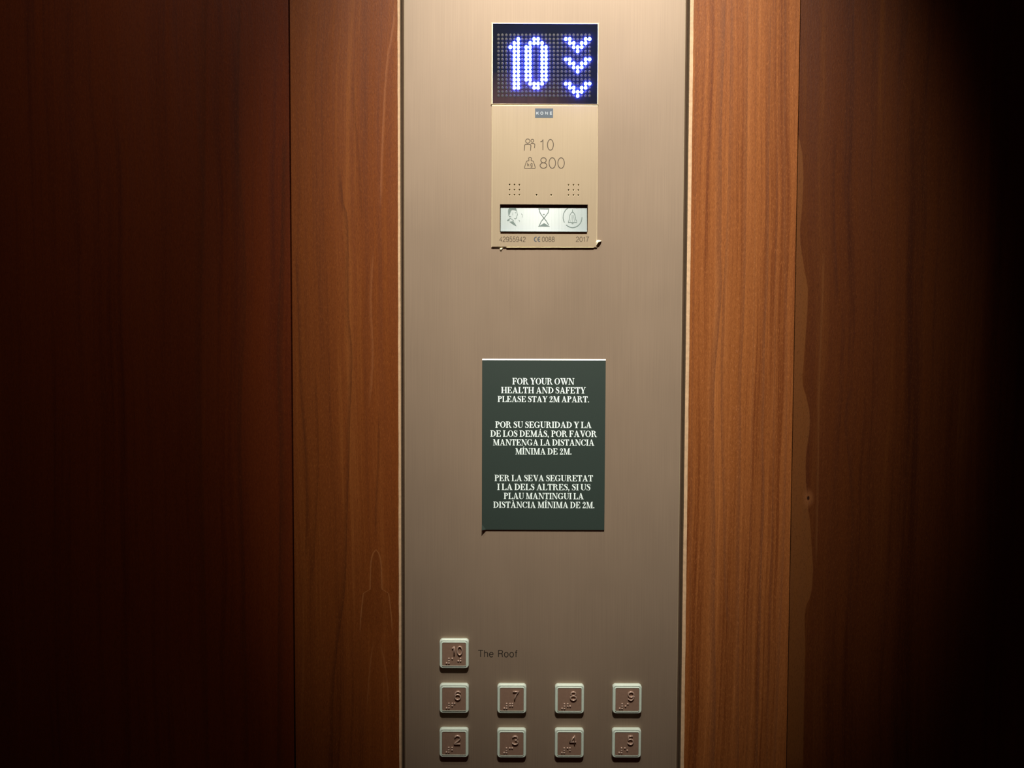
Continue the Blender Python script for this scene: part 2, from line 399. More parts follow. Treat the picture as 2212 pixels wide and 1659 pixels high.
# ------------------------------------------------------------------ stroke lettering
def E(cx, cy, rx, ry, a0, a1, n=18):
    return [(cx+rx*math.cos(rad(a0+(a1-a0)*i/n)), cy+ry*math.sin(rad(a0+(a1-a0)*i/n))) for i in range(n+1)]
SANS = {
 '0': (.56, [E(.28,.5,.25,.5,0,360,28)]), '1': (.40, [[(.04,.78),(.14,.80),(.22,.87),(.255,.97)], [(.26,1),(.26,0)]]),
 '2': (.56, [E(.28,.72,.24,.28,170,-25)+[(.40,.45),(.2,.25),(.07,.1),(.03,0),(.53,0)]]),
 '3': (.56, [E(.26,.755,.22,.245,165,-95), E(.26,.255,.26,.255,95,-165)]),
 '4': (.56, [[(.41,0),(.41,1),(.03,.3),(.55,.3)]]),
 '5': (.56, [[(.48,1),(.13,1),(.07,.5)]+E(.27,.32,.25,.32,140,-160)]),
 '6': (.56, [E(.28,.32,.25,.32,0,360,24), E(.31,.55,.28,.45,40,190)]),
 '7': (.54, [[(.03,1),(.52,1),(.34,.66),(.24,.34),(.19,0)]]),
 '8': (.56, [E(.28,.76,.21,.24,0,360,22), E(.28,.26,.26,.26,0,360,24)]),
 '9': (.56, [E(.28,.68,.25,.32,0,360,24), E(.25,.45,.28,.45,220,370)]),
 'T': (.60, [[(.0,1),(.6,1)], [(.3,1),(.3,0)]]), 'h': (.5, [[(.06,1),(.06,0)], [(.06,.42)]+E(.25,.48,.19,.24,170,0)+[(.44,0)]]),
 'e': (.54, [[(.04,.38),(.5,.38)], E(.27,.36,.23,.36,5,320)]), ' ': (.30, []),
 'R': (.62, [[(.06,0),(.06,1)], [(.06,1),(.36,1)]+E(.36,.76,.2,.24,90,-90)+[(.06,.52)], [(.36,.52),(.5,.45),(.55,.0)]]),
 'o': (.54, [E(.27,.36,.23,.36,0,360,24)]), 'f': (.28, [[(.14,0),(.14,.86),(.2,.98),(.3,1)], [(.02,.7),(.28,.7)]]),
 'k': (.46, [[(.05,1),(.05,0)], [(.4,.68),(.06,.3)], [(.18,.42),(.42,0)]]),
 'g': (.52, [E(.24,.36,.2,.34,0,360,20), [(.45,.7),(.45,-.1)]+E(.25,-.1,.2,.18,0,-150)]),
 'K': (.62, [[(.08,1),(.08,0)], [(.56,1),(.1,.42)], [(.22,.56),(.58,0)]]), 'O': (.76, [E(.38,.5,.34,.5,0,360,24)]),
 'N': (.66, [[(.08,0),(.08,1),(.58,0),(.58,1)]]), 'E': (.56, [[(.52,1),(.08,1),(.08,0),(.52,0)], [(.08,.52),(.46,.52)]]),
}
FLAT = [(-1, 0), (-1, 1), (1, 1), (1, 0)]
RIDGE = [(-1, -.1), (-.92, .5), (-.6, .88), (-.2, 1), (.2, 1), (.6, .88), (.92, .5), (1, -.1)]
def sweep(mb, pts, w, h, y0, prof=FLAT, m=0):
    """ribbon along pts (x, z) standing h out of the surface y0 towards the viewer."""
    closed = (Vector(pts[0])-Vector(pts[-1])).length < 1e-7
    P = [Vector(p) for k, p in enumerate(pts) if k == 0 or (Vector(p)-Vector(pts[k-1])).length > 1e-7]
    if closed: P = P[:-1]
    n = len(P); rows = []
    for i in range(n):
        a = P[i-1] if (i or closed) else None; b = P[(i+1) % n] if (i < n-1 or closed) else None
        d1 = (P[i]-a).normalized() if a is not None else None; d2 = (b-P[i]).normalized() if b is not None else None
        d1 = d1 or d2; d2 = d2 or d1
        t = (d1+d2); t = t.normalized() if t.length > 1e-6 else d1
        nn = Vector((-t.y, t.x)); k = 1/max(.5, nn.dot(Vector((-d1.y, d1.x))))
        rows.append([(P[i].x+nn.x*u*w/2*k, y0-v*h, P[i].y+nn.y*u*w/2*k) for u, v in prof])
    q = len(prof); vs = [v for r in rows for v in r]; fs = []
    for i in range(n if closed else n-1):
        j = (i+1) % n
        for s in range(q-1): fs.append((i*q+s, i*q+s+1, j*q+s+1, j*q+s))
    if not closed: fs += [tuple(range(q)), tuple(range((n-1)*q, n*q))]
    mb.add(vs, fs, m)
def layout(text, font, sp):
    x = 0; out = []
    for ch in text:
        w, g_ = font[ch]; out.append((x, g_)); x += w+sp
    return out, x-sp
def sans(mb, text, box, y0, wpx, h=.00005, prof=FLAT, sp=.12):
    """box in px: x0, cap top, x1, baseline"""
    xl, zb, xr, zt = rect(box[0], box[1], box[2], box[3], y0)
    items, tot = layout(text, SANS, sp)
    w = wpx*PX; xl += w/2; xr -= w/2; zb += w/2; zt -= w/2
    sx = (xr-xl)/tot; sz = zt-zb
    for x, strokes in items:
        for k, s in enumerate(strokes): sweep(mb, [(xl+(x+a)*sx, zb+b*sz) for a, b in s], w, h*(1+.12*k), y0, prof)
def lettering(text, box, y0, wpx, mat, parent, name='lettering', sp=.12):
    mb = MB(); sans(mb, text, box, y0, wpx, sp=sp); return build(mb, name, mat, parent)
def pxpath(mb, pts, w, y0, h=.00005):
    sweep(mb, [(at(a, b, y0).x, at(a, b, y0).z) for a, b in pts], w*PX, h, y0)
def pxpoly(mb, pts, y0, h=.00008):
    n = len(pts); f = [at(a, b, y0) for a, b in pts]
    vs = [(p.x, y0-h, p.z) for p in f]+[(p.x, y0, p.z) for p in f]
    mb.add(vs, [tuple(range(n))]+[(i, (i+1) % n, n+(i+1) % n, n+i) for i in range(n)])

lettering('The Roof', (1032, 1404, 1118, 1420), YP, 1.7, INKDARK, cop)

# ------------------------------------------------------------------ floor display
YU = -.0034
D = rect(1063, 50.5, 1292, 225.5, YU)
disp = empty('floor_display', ((D[0]+D[2])/2, YP, D[1]))
tag(disp, 'dark lift display with glowing blue floor number 10 and three down arrows', 'display')
R_ = rect(1061.5, 49.5, 1293, 225.5, YU)
bm = plate(R_[0]+.0003, R_[2]-.0003, R_[1]+.0003, R_[3]-.0003, YU, YP, .0006, holes=[(D[0]+.0006, D[1]+.0005, D[2]-.0005, D[3]-.0004)])
o = finish(bm, 'frame', [BRASSEDGE, BRASSEDGE], disp); o['label'] = 'thin bright brass rim'
YS = YU+.0003
m = MB(); m.box(D[0]+.0005, D[2]-.0004, YS, YS+.012, D[1]+.0004, D[3]-.0003)
build(m, 'screen', SCREEN, disp)
def dot(mb, c, r, rowp, rr, hh, m=0, n=14):
    p = at(1076.7+c*8.557, 75.8+rowp*8.76, YS); vs = []; fs = []
    prof = [(1, 0), (.95, .45), (.75, .8), (.4, .97)]
    for u, v in prof: vs += [(p.x+rr*u*math.cos(k*2*math.pi/n), YS-hh*v, p.z+rr*u*math.sin(k*2*math.pi/n)) for k in range(n)]
    for i in range(len(prof)-1):
        for k in range(n): fs.append((i*n+k, i*n+(k+1) % n, (i+1)*n+(k+1) % n, (i+1)*n+k))
    fs.append(tuple(range(3*n, 4*n))); mb.add(vs, fs, m)
one = [(5,1),(4,2),(5,2),(3,3),(4,3),(5,3)]+[(c, r) for r in range(4, 14) for c in (4,5)]
zero = [(9,1),(10,1),(9,13),(10,13)]+[(c, r) for r in (2,12) for c in (8,9,10,11)]+[(c, r) for r in range(3, 12) for c in (7,8,11,12)]
def arrow(r): return [(17,r),(18,r),(22,r),(23,r),(18,r+1),(19,r+1),(21,r+1),(22,r+1),(19,r+2),(20,r+2),(21,r+2),(20,r+3)]
lit = set(one+zero+arrow(1)+arrow(6)+arrow(12))
mb = MB()
for c in range(24):
    for r in range(16):
        if (c, r) not in lit: dot(mb, c, 0, r, 3.0*PX, .00012)
o = build(mb, 'dot_matrix', DOT, disp); o['label'] = 'grid of unlit grey dots'
for nm, cells, lab in (('numeral', one, 'glowing blue-white digit 1'), ('numeral', zero, 'glowing blue-white digit 0'),
                       ('down_arrow', arrow(1), 'top glowing blue chevron'), ('down_arrow', arrow(6), 'middle glowing blue chevron'), ('down_arrow', arrow(12), 'bottom glowing blue chevron')):
    mb = MB()
    for c, r in cells: dot(mb, c, 0, r, 3.35*PX, .0015)
    o = build(mb, nm, LED, disp, smooth=True); o['label'] = lab

# ------------------------------------------------------------------ information plate under the display
I = rect(1062, 227.5, 1291, 534.5, YU)
info = empty('information_plate', ((I[0]+I[2])/2, YP, I[1]))
tag(info, 'golden brass plate with capacity figures and speaker holes, directly under the lift display', 'plate')
hole = rect(1080, 441.5, 1269.5, 501.5, YU)
rounds = []
hx = [(1100.8, 1111.3, 1121.9), (1228.2, 1238.8, 1249.4)]
zr = [at(1175, q, YU).z for q in (399.3, 410.2, 421.1)]
for grp in hx:
    for q in grp:
        for zz in zr: rounds.append((at(q, 410, YU).x, zz, 2.1*PX))
for q in (1159.0, 1190.7): rounds.append((at(q, 421, YU).x, zr[2], 2.3*PX))
bm = plate(I[0]+.0006, I[2]-.0006, I[1]+.0006, I[3]-.0004, YU, YP+.0003, .0007, holes=[hole], rounds=rounds)
finish(bm, 'fascia', [BRASS, BRASSEDGE], info)
hb = MB(); hb.box(op[0]+.0006, op[2]-.0006, YP+.0004, .0075, rect(1080, 380, 1260, 436, YU)[1], at(1175, 390, YU).z)
build(hb, 'speaker_backing', BLACK, info)
WB = MB(); x0, z0, x1, z1 = hole                                  # lined pocket behind the window
yb = .008
for q in ((x0-.0006, x0-.0001, z0, z1), (x1+.0001, x1+.0006, z0, z1)): WB.box(q[0], q[1], YP+.0004, yb, q[2], q[3])
WB.box(x0-.0006, x1+.0006, YP+.0004, yb, z1+.0001, z1+.0006); WB.box(x0-.0006, x1+.0006, YP+.0004, yb, z0-.0006, z0-.0001)
WB.box(x0-.0006, x1+.0006, yb, yb+.001, z0-.0006, z1+.0006)
POCK = plain('reflection_brown_lining', (.5, .16, .09), .4)  # red-brown colour stands in for a dim reflection inside the pocket
build(WB, 'window_pocket', POCK, info)
# tilted steel strip inside the pocket
TILT = rad(8); sh = (z1-z0)*.90/math.cos(TILT)
A = Vector((0, YU-.0007, z0+.0002)); Udir = Vector((0, math.sin(TILT), math.cos(TILT))); Nrm = Vector((0, -math.cos(TILT), math.sin(TILT)))
def sp(u, v, out=0.0):                                           # u across 0..1, v up 0..1
    p = A+Udir*(sh*v)+Nrm*out; return Vector((x0+.0005+(x1-x0-.001)*u, p.y, p.z))
mb = MB()
vs = [sp(u, v, o_) for o_ in (0, -.0015) for u, v in ((0,0),(1,0),(1,1),(0,1))]
mb.add(vs, [(0,1,2,3),(7,6,5,4),(0,4,5,1),(1,5,6,2),(2,6,7,3),(3,7,4,0)])
lip = [sp(u, v, o_) for o_ in (0, .0007) for u, v in ((0,0),(1,0),(1,.055),(0,.055))]
mb.add(lip, [(4,5,6,7),(0,1,5,4),(3,7,6,2),(1,2,6,5),(0,4,7,3)])
strip = build(mb, 'button_strip', STEEL, info, bevel=.0001); strip['label'] = 'pale shiny steel strip with three icons'
SX0, SX1, SY0, SY1 = 1079, 1270.5, 452, 501                       # the strip in px, to place its marks
def suv(px, py): return (px-SX0)/(SX1-SX0), (SY1-py)/(SY1-SY0)
def zpx(a, b): return 1040+a/7.9, 380+b/7.9
def spath(mb, pts, w, h=.00012):
    q = [Vector(suv(*zpx(*p))) for p in pts]; S = Vector(((x1-x0), sh))
    tmp = MB(); sweep(tmp, [(p.x*S.x, p.y*S.y) for p in q], w/7.9*PX, h, 0)
    mb.add([sp(v[0]/S.x, v[2]/S.y, -v[1]) for v in tmp.v], tmp.f)
def spoly(mb, pts, h=.0001):
    n = len(pts); q = [suv(*zpx(*p)) for p in pts]
    mb.add([sp(u, v, h) for u, v in q]+[sp(u, v, 0) for u, v in q], [tuple(range(n))]+[(i, (i+1) % n, n+(i+1) % n, n+i) for i in range(n)])
mb = MB()                                                        # head with earpiece
spoly(mb, [(438,640),(440,605),(458,580),(500,572),(560,570),(585,592),(590,625),(570,618),(520,612),(492,618),(480,650),(462,690),(446,690)])
spath(mb, [(590,622),(596,660),(604,690),(592,705),(590,735),(570,752),(548,745)], 9)
spath(mb, [(446,690),(462,715),(490,718)], 9)
spoly(mb, [(420,778),(462,742),(470,770),(440,790)])
spoly(mb, [(462,800),(528,790),(560,825),(588,868),(540,850)])
spath(mb, [(470,740),(500,755),(545,790)], 7); spath(mb, [(520,650),(520,690)], 6); spath(mb, [(560,655),(575,655)], 7)
spath(mb, [(625,770),(645,785),(635,800)], 5); spath(mb, [(670,670),(690,690),(688,730)], 5)
o = build(mb, 'icon', ICON, strip); o['label'] = 'etched talking head icon'
mb = MB()                                                        # hourglass
spath(mb, [(970,592),(1160,592)], 16); spath(mb, [(968,868),(1166,868)], 10)
spath(mb, [(985,600),(992,640),(1020,685),(1068,740),(1110,785),(1150,850)], 13); spath(mb, [(1152,600),(1142,650),(1110,690),(1068,740),(1020,790),(985,860)], 13)
spoly(mb, [(1045,675),(1085,675),(1066,694)]); spoly(mb, [(985,866),(1030,840),(1070,818),(1115,842),(1155,866)])
o = build(mb, 'icon', ICON, strip); o['label'] = 'etched hourglass icon'
mb = MB()                                                        # bell in a broken ring
spath(mb, [(1568+165*math.cos(rad(a)), 722-165*math.sin(rad(a))) for a in range(60, 216, 6)], 13)
spath(mb, [(1568+165*math.cos(rad(a)), 722-165*math.sin(rad(a))) for a in range(228, 366, 6)], 13)
spath(mb, [(1495,800),(1510,760),(1520,690),(1545,655),(1568,640),(1592,655),(1612,690),(1625,760),(1640,790)], 10)
spath(mb, [(1490,806),(1645,806)], 10); spath(mb, [(1568,600),(1568,640)], 10); spath(mb, [(1550,826),(1585,826)], 9)
spath(mb, [(1535,790),(1548,690)], 6); spath(mb, [(1568,795),(1568,690)], 6); spath(mb, [(1600,790),(1588,690)], 6)
o = build(mb, 'icon', ICON, strip); o['label'] = 'etched alarm bell icon'

# logo badge
b = rect(1155.8, 234.3, 1194.7, 254.7, YU)
m = MB(); m.box(b[0], b[2], YU-.0001, YU, b[1], b[3]); badge = build(m, 'logo_badge', BADGE, info); badge['label'] = 'small blue-grey badge'
mb = MB()
for ch, a0, a1 in (('K', 930, 985), ('O', 1003, 1057), ('N', 1082, 1140), ('E', 1163, 1212)):
    sans(mb, ch, (1040+a0/7.9, 210+245/7.9, 1040+a1/7.9, 210+300/7.9), YU-.0001, 1.3)
build(mb, 'lettering', PALE, badge)
# engraved capacity marks
def z2(a, b): return 1040+a/7.9, 210+b/7.9
mb = MB()
def path2(pts, w=13): pxpath(mb, [z2(*p) for p in pts], w/7.9, YU)
path2(E(790,748,36,36,0,360,24), 11); path2(E(869,743,25,25,0,360,20), 11)
path2([(732,912),(736,840)]+E(762,830,26,26,180,270,6)+E(818,830,26,26,270,360,6)+[(838,912)], 13)
path2([(842,788),(872,788)]+E(888,812,22,22,270,360,6)+[(905,868)], 12)
o = build(mb, 'pictogram', INK, info); o['label'] = 'engraved two-person pictogram'
mb = MB()
path2([(740,1214),(735,1195),(768,1098),(785,1085),(808,1085)]+[(812,1068),(803,1052)]+E(829,1050,26,22,180,360,10)+[(846,1068),(850,1085),(872,1085),(888,1098),(918,1195),(914,1214),(740,1214)], 11)
sans(mb, 'k', (z2(778,0)[0], z2(0,1115)[1], z2(822,0)[0], z2(0,1182)[1]), YU, 1.2)
sans(mb, 'g', (z2(833,0)[0], z2(0,1105)[1], z2(876,0)[0], z2(0,1182)[1]), YU, 1.2)
o = build(mb, 'pictogram', INK, info); o['label'] = 'engraved kilogram weight pictogram'
lettering('10', (z2(990,0)[0], z2(0,714)[1], z2(1240,0)[0], z2(0,910)[1]), YU, 1.65, INK, info, sp=.22)
lettering('800', (z2(990,0)[0], z2(0,1026)[1], z2(1428,0)[0], z2(0,1220)[1]), YU, 1.65, INK, info)
lettering('42955942', (1078.4, 511.2, 1135.8, 522.6), YU, 1.15, INK, info)
lettering('0088', (1170.2, 511.2, 1198.5, 522.6), YU, 1.15, INK, info)
lettering('2017', (1243.6, 511.2, 1272.5, 522.6), YU, 1.15, INK, info)
mb = MB()
pxpath(mb, E(1158.0, 516.9, 3.8, -4.6, 72, 288), 2.1, YU); pxpath(mb, E(1165.6, 516.9, 3.8, -4.6, 72, 288), 2.1, YU); pxpath(mb, [(1162.4, 516.9), (1166.0, 516.9)], 1.8, YU)
o = build(mb, 'safety_mark', plain('slate_ink', (.05, .06, .075), .6), info); o['label'] = 'dark slate two-letter conformity mark'
def blob(pts, y0, hh, n=3):
    mb = MB(); c = [sum(p[i] for p in pts)/len(pts) for i in (0, 1)]; vs = []; fs = []
    prof = [(1, 0), (.8, .6), (.4, 1)]; k = len(pts)
    for u, v in prof:
        for p in pts:
            q = at(c[0]+(p[0]-c[0])*u, c[1]+(p[1]-c[1])*u, YP); vs.append((q.x, y0-hh*v, q.z))
    for i in range(2):
        for j in range(k): fs.append((i*k+j, i*k+(j+1) % k, (i+1)*k+(j+1) % k, (i+1)*k+j))
    fs.append(tuple(range(2*k, 3*k))); mb.add(vs, fs); return mb
def zz3(l): return [zpx(*p) for p in l]
build(blob(zz3([(1962,1105),(1985,1092),(2020,1098),(2052,1112),(2030,1128),(1995,1140),(1975,1165),(1962,1190),(1945,1210),(1942,1170),(1938,1135)]), YP, .0030), 'glue_residue', GLUE, info)['label'] = 'pale dried glue at lower right corner'
build(blob(zz3([(318,1235),(345,1228),(372,1232),(352,1255),(338,1280),(325,1278),(308,1250)]), YP, .0012), 'glue_residue', GLUE, info)['label'] = 'pale dried glue below the bottom edge'

random.seed(9); pts_t = [(1094+i*6.5, 535.0+random.uniform(-.2, .2)) for i in range(30)]; mb = MB()
sweep(mb, [(at(a, c, YP).x, at(a, c, YP).z) for a, c in pts_t], 1.7*PX, .0015, YP, RIDGE)
build(mb, 'glue_bead', GLUE, info)['label'] = 'thin pale bead along the bottom edge'

# ------------------------------------------------------------------ printed notice
YN = YP-.0011
s = rect(1041.3, 775.5, 1307, 1144.5, YN)
bm = bmesh.new(); TH = .0009
a_, b_, c_, d_ = s
fold = [(a_, b_, -.0028), (a_+.0036, b_, 0), (a_, b_+.0046, 0)]         # lifted corner and the two ends of its crease
main = [fold[1], (c_, b_, 0), (c_, d_, 0), (a_, d_, 0), fold[2]]
for poly in (main, fold):
    f1 = [bm.verts.new((p[0], YN+p[2], p[1]-(.0011 if p[1] == d_ else 0))) for p in poly]; f2 = [bm.verts.new((p[0], YN+p[2]+TH, p[1])) for p in poly]
    bm.faces.new(f1); bm.faces.new(f2[::-1])
    for k in range(len(poly)):
        n = (k+1) % len(poly)
        if {poly[k], poly[n]} == {fold[1], fold[2]}: continue
        bm.faces.new([f1[k], f2[k], f2[n], f1[n]]).material_index = 1
bmesh.ops.remove_doubles(bm, verts=bm.verts[:], dist=1e-6)
sign = finish(bm, 'notice', [CARD, CORE], loc=((s[0]+s[2])/2, YN, s[1]))
tag(sign, 'dark green distancing notice with white serif capitals stuck to the metal panel', 'sign')

# serif capitals: polygons, bands and swelling strokes on a cap height of 1
S_, h_ = .19, .065
def Rc(x0, y0, x1, y1): return [(x0,y0),(x1,y0),(x1,y1),(x0,y1)]
def band(cx, cy, rx, ry, icx, icy, irx, iry, a0, a1, n=20):
    o_ = E(cx, cy, rx, ry, a0, a1, n); i_ = E(icx, icy, irx, iry, a0, a1, n)
    return [[o_[k], o_[k+1], i_[k+1], i_[k]] for k in range(n)]
def swell(sp_):
    out = []; P = [Vector((a, b)) for a, b, c in sp_]; ring = []
    # smooth the spine
    Q = []
    for i in range(len(sp_)-1):
        p0, p1, p2, p3 = [Vector(sp_[max(0, min(len(sp_)-1, k))]) for k in (i-1, i, i+1, i+2)]
        for s in range(4):
            t = s/4; Q.append(.5*((2*p1)+(p2-p0)*t+(2*p0-5*p1+4*p2-p3)*t*t+(3*p1-p0-3*p2+p3)*t**3))
    Q.append(Vector(sp_[-1]))
    for i, q in enumerate(Q):
        a = Q[max(0, i-1)]; b = Q[min(len(Q)-1, i+1)]; t = Vector((b.x-a.x, b.y-a.y)).normalized(); n = Vector((-t.y, t.x))*max(.02, q.z)/2
        ring.append(((q.x+n.x, q.y+n.y), (q.x-n.x, q.y-n.y)))
    return [[ring[i][0], ring[i+1][0], ring[i+1][1], ring[i][1]] for i in range(len(ring)-1)]
def stem(x, w=S_, top=True, bot=True):
    r = [Rc(x, 0, x+w, 1)]
    if bot: r.append(Rc(x-.09, 0, x+w+.09, h_))
    if top: r.append(Rc(x-.09, 1-h_, x+w+.09, 1))
    return r
t1 = 1-h_
topE = [Rc(.09, t1, .66, 1), [(.5, t1), (.62, .72), (.66, .72), (.66, 1)]]
midE = [Rc(.28, .47, .5, .47+h_), [(.38,.5),(.46,.36),(.5,.36),(.5,.65),(.46,.65)]]
botE = [Rc(.09, 0, .70, h_), [(.54, h_), (.66, .3), (.70, .3), (.70, 0)]]
ringC = band(.42, .5, .42, .5, .42, .5, .23, .445, 40, 320)
A_ = [[(.1,0),(.18,0),(.44,1),(.36,1)], [(.34,1),(.47,1),(.79,0),(.57,0)], Rc(.2,.29,.62,.29+h_), Rc(0,0,.29,h_), Rc(.47,0,.87,h_)]
def acute(cx): return [[(cx-.06,1.05),(cx+.02,1.05),(cx+.17,1.25),(cx+.03,1.25)]]
def grave(cx): return [[(cx+.06,1.05),(cx-.02,1.05),(cx-.17,1.25),(cx-.03,1.25)]]
Vl = lambda x: [[(x+.07,1),(x+.30,1),(x+.52,0),(x+.41,0)], [(x+.43,0),(x+.52,0),(x+.74,1),(x+.66,1)]]
disc = lambda cx, cy, r: [E(cx, cy, r, r, 0, 345, 23)]
SERIF = {
 ' ': (.22, []), 'I': (.38, stem(.095)), 'H': (.90, stem(.09)+stem(.62)+[Rc(.2,.47,.7,.47+h_)]),
 'E': (.73, stem(.09)+topE+midE+botE), 'F': (.68, stem(.09)+topE+midE), 'L': (.70, stem(.09)+botE),
 'T': (.74, [Rc(.275,0,.465,1), Rc(.17,0,.57,h_), Rc(.01,t1,.73,1), [(.01,1),(.01,.7),(.05,.7),(.17,t1)], [(.73,1),(.73,.7),(.69,.7),(.57,t1)]]),
 'P': (.68, stem(.09)+band(.27,.74,.40,.26,.27,.74,.20,.2,-90,90)),
 'R': (.84, stem(.09)+band(.27,.755,.39,.245,.27,.755,.19,.185,-90,90)+[[(.34,.54),(.50,.54),(.60,.42),(.46,.45)], [(.46,.47),(.61,.41),(.74,.08),(.56,.08)], [(.56,.09),(.74,.09),(.80,.06),(.86,.06),(.86,0),(.62,0)]]),
 'D': (.84, stem(.09)+band(.27,.5,.55,.5,.27,.5,.35,.44,-90,90)),
 'O': (.84, band(.42,.5,.42,.5,.42,.5,.23,.455,0,360,32)),
 'C': (.78, ringC+[[(.70,1),(.74,1),(.74,.64),(.70,.64),(.62,.86)]]+[[(.70,.20),(.745,.22),(.76,.3),(.70,.3)]]),
 'G': (.88, ringC+[[(.70,1),(.74,1),(.74,.64),(.70,.64),(.62,.86)]]+[Rc(.58,.06,.77,.42), Rc(.48,.38,.87,.38+h_)]),
 'S': (.60, swell([(.53,.70,.03),(.47,.88,.05),(.3,.965,.065),(.14,.88,.11),(.13,.73,.16),(.28,.58,.22),(.45,.42,.22),(.50,.24,.15),(.43,.08,.10),(.28,.032,.065),(.12,.1,.05),(.05,.30,.03)])+[Rc(.51,.68,.55,1), Rc(.03,0,.07,.32)]),
 'U': (.82, [Rc(.08,.3,.27,1), Rc(-.01,t1,.36,1), Rc(.66,.3,.66+h_,1), Rc(.55,t1,.82,1)]+band(.4025,.3,.3225,.3,.465,.31,.195,.255,180,360)),
 'V': (.80, Vl(0)+[Rc(-.01,t1,.39,1), Rc(.56,t1,.83,1)]), 'A': (.86, A_), 'Á': (.86, A_+acute(.4)), 'À': (.86, A_+grave(.42)), 'Í': (.38, stem(.095)+acute(.17)),
 'W': (1.2, Vl(-.02)+Vl(.4)+[Rc(-.03,t1,.36,1), Rc(.42,t1,.78,1), Rc(.98,t1,1.22,1)]),
 'Y': (.78, [[(.05,1),(.28,1),(.5,.42),(.3,.42)], [(.42,.42),(.5,.46),(.73,1),(.65,1)], Rc(.3,0,.49,.48), Rc(.2,0,.59,h_), Rc(-.02,t1,.36,1), Rc(.56,t1,.81,1)]),
 'M': (1.04, [Rc(.12,0,.12+h_,1), [(.08,1),(.30,1),(.56,0),(.46,0)], [(.47,0),(.56,0),(.84,1),(.77,1)], Rc(.76,0,.95,1), Rc(0,0,.3,h_), Rc(.0,t1,.25,1), Rc(.67,0,1.04,h_), Rc(.8,t1,1.04,1)]),
 'N': (.90, [Rc(.12,0,.12+h_,1), [(.06,1),(.30,1),(.80,0),(.66,0)], Rc(.735,0,.735+h_,1), Rc(0,t1,.2,1), Rc(0,0,.3,h_), Rc(.62,t1,.91,1)]),
 '2': (.58, swell([(.10,.70,.04),(.12,.88,.06),(.27,.965,.07),(.42,.86,.15),(.43,.70,.18),(.35,.5,.13),(.2,.26,.07),(.07,.08,.05)])+disc(.13,.72,.08)+[[(.04,0),(.52,0),(.55,.28),(.51,.28),(.45,.15),(.1,.15),(.04,.06)]]),
 '.': (.24, disc(.10,.085,.095)), ',': (.26, disc(.10,.085,.095)+[[(.15,.13),(.19,.06),(.15,-.1),(.06,-.2),(.04,-.17),(.1,-.06)]]),
}
LINES = [("FOR YOUR OWN",1106.8,1240.6,816.7,830.6),("HEALTH AND SAFETY",1082.5,1264.9,836.2,849.7),("PLEASE STAY 2M APART.",1075,1273.1,855.5,868.9),
 ("POR SU SEGURIDAD Y LA",1069.9,1277.9,910.7,924.3),("DE LOS DEMÁS, POR FAVOR",1059.3,1289,930,943.7),("MANTENGA LA DISTANCIA",1064.8,1283.7,948.9,962.5),("MÍNIMA DE 2M.",1113.3,1235.1,968.2,981.8),
 ("PER LA SEVA SEGURETAT",1068.4,1281,1026,1039.6),("I LA DELS ALTRES, SI US",1074,1275.5,1045.2,1058.8),("PLAU MANTINGUI LA",1088.3,1260.8,1064.8,1078.2),("DISTÀNCIA MÍNIMA DE 2M.",1065.6,1284.6,1083.8,1097.5)]
for txt, a0, a1, b0, b1 in LINES:
    y0 = YN-.00004; xl, zb, xr, zt = rect(a0, b0, a1, b1, y0)
    items, tot = layout(txt, SERIF, .035); mb = MB(); sx = (xr-xl)/tot; sz = zt-zb; k = 0
    for x, polys in items:
        for poly in polys:
            k = (k+1) % 23; mb.add([(xl+(x+a)*sx, y0-k*1.3e-6, zb+b*sz) for a, b in poly], [tuple(range(len(poly)))])
    build(mb, 'lettering', PRINT, sign, recalc=False)

# ------------------------------------------------------------------ floor buttons
def rrect(w, r, n=6):
    out = []
    for cx, cz, a in ((1,1,0),(-1,1,90),(-1,-1,180),(1,-1,270)):
        for k in range(n+1):
            t = rad(a+90*k/n); out.append((cx*(w-r)+r*math.cos(t), cz*(w-r)+r*math.sin(t)))
    return out
HB = .0042; BW = 32.0*PX
def ring_mesh():
    mb = MB(); prof = [(0,0,3.4),(0,.0024,3.4),(.00012,.0030,3.4),(.0005,.0036,3.2),(.0009,.0037,3.0),(.00125,.0037,2.8),(.00150,.0034,2.6),(.00165,.0034,2.4),(.0020,.0041,2.0),(.0023,HB,1.8),(.00245,HB,1.6),(.0025,.0034,1.5)]
    loops = [[(x, -hgt, z) for x, z in rrect(BW-i, max(.0004, (r-.2)*.00085))] for i, hgt, r in prof]; n = len(loops[0])
    mb.add([v for l in loops for v in l], [(a*n+k, a*n+(k+1) % n, (a+1)*n+(k+1) % n, (a+1)*n+k) for a in range(len(loops)-1) for k in range(n)])
    return mb
def cap_mesh():
    mb = MB(); w = BW-.0025
    prof = [(0,.001,.0004),(0,HB-.0006,.0004),(.0002,HB-.0003,.0004),(.0003,HB-.0003,.0003)]
    loops = [[(x, -hgt, z) for x, z in rrect(w-i, r, 4)] for i, hgt, r in prof]; n = len(loops[0])
    fs = [(a*n+k, a*n+(k+1) % n, (a+1)*n+(k+1) % n, (a+1)*n+k) for a in range(len(loops)-1) for k in range(n)]; fs.append(tuple(range(3*n, 4*n)))
    mb.add([v for l in loops for v in l], fs); return mb
BR_D = {'1': (1,), '2': (1,2), '3': (1,4), '4': (1,4,5), '5': (1,5), '6': (1,2,4), '7': (1,2,4,5), '8': (1,2,5), '9': (2,4), '0': (2,4,5)}
CELL = {1: (0,0), 2: (0,1), 3: (0,2), 4: (1,0), 5: (1,1), 6: (1,2)}
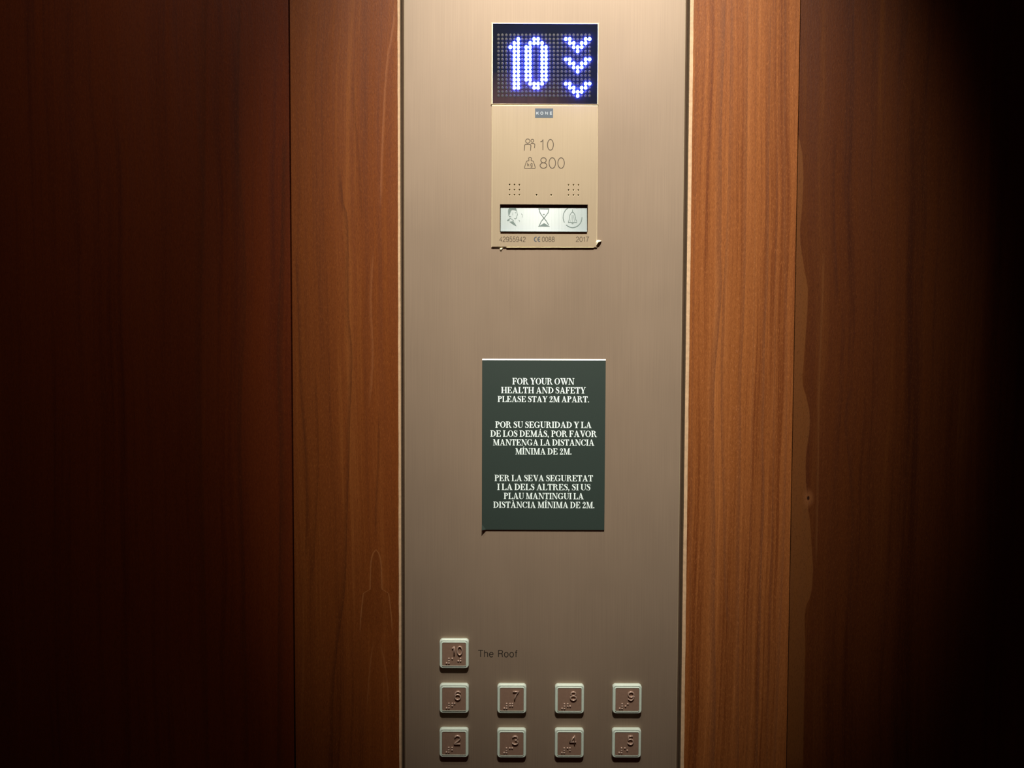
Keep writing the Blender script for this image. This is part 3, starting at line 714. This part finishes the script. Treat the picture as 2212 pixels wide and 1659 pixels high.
BTN = [('10', 980.8, 1413.5, 'square lift button 10 beside The Roof lettering, alone above the two rows'),
 ('6', 980.8, 1510.5, 'square lift button 6, first in the upper row directly under button 10'), ('7', 1105.6, 1511, 'square lift button 7, second in the upper row above button 3'),
 ('8', 1230.5, 1511.5, 'square lift button 8, third in the upper row above button 4'), ('9', 1355.2, 1511.5, 'square lift button 9, last in the upper row above button 5'),
 ('2', 980.4, 1606, 'square lift button 2, first in the bottom row under button 6'), ('3', 1105.2, 1607, 'square lift button 3, second in the bottom row under button 7'),
 ('4', 1230, 1607, 'square lift button 4, third in the bottom row under button 8'), ('5', 1354, 1607, 'square lift button 5, last in the bottom row under button 9')]
proto = None
YC = -(HB-.0003)
for num, bx, by, lab in BTN:
    p = at(bx, by, YP-HB); L = Vector((p.x, YP, p.z))
    b = empty('floor_button', L); tag(b, lab, 'button', 'square floor buttons')
    if not proto:
        rg = build(ring_mesh(), 'bezel', ACRYL, b, loc=L); cp = build(cap_mesh(), 'cap', CAP, b, loc=L)
        # meshes were written around the origin, put them back there
        for o in (rg, cp):
            o.data.transform(Matrix.Translation(L)); o.location = (0,0,0)
        rg['label'] = 'pale greenish translucent rim'; proto = (rg, cp)
    else:
        for o in proto:
            c = o.copy(); COL.objects.link(c); c.parent = b; c.location = (0,0,0)
    def local(mb): mb.v = [(v[0]+L.x, v[1]+L.y, v[2]+L.z) for v in mb.v]; return mb
    # raised figure, towards the upper right of the cap
    mb = MB(); zt = 18.4*PX; hh = 18.3*PX; sx = (24 if len(num) == 1 else 21)*PX
    items, tot = layout(num, SANS, .16); tw = tot*sx
    cx = (8.0 if len(num) == 1 else 6.5)*PX
    for x, strokes in items:
        for s_ in strokes: sweep(mb, [(cx-tw/2+(x+a)*sx, zt-hh+c_*hh-1.0*PX) for a, c_ in s_], 2.9*PX, .0013, YC, RIDGE)
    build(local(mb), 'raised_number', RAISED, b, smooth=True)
    mb = MB(); P = 5.1*PX
    cells = [((3,4,5,6), -16.3*PX)]; ofs = -16.3*PX+12.6*PX-P*.0
    for k, ch in enumerate(num): cells.append((BR_D[ch], -16.3*PX+12.4*PX+k*13.0*PX))
    for dots, xo in cells:
        for d in dots:
            i, j = CELL[d]; cxx = xo+i*P*1.0; cz = -9.8*PX-j*P; rr = .0009; n = 12; vs = []; fs = []
            pr = [(1,-.1),(.93,.45),(.7,.8),(.35,.97)]
            for u, v in pr: vs += [(cxx+rr*u*math.cos(q*2*math.pi/n), YC-.0008*v, cz+rr*u*math.sin(q*2*math.pi/n)) for q in range(n)]
            for a in range(3):
                for q in range(n): fs.append((a*n+q, a*n+(q+1) % n, (a+1)*n+(q+1) % n, (a+1)*n+q))
            fs.append(tuple(range(3*n, 4*n))); mb.add(vs, fs)
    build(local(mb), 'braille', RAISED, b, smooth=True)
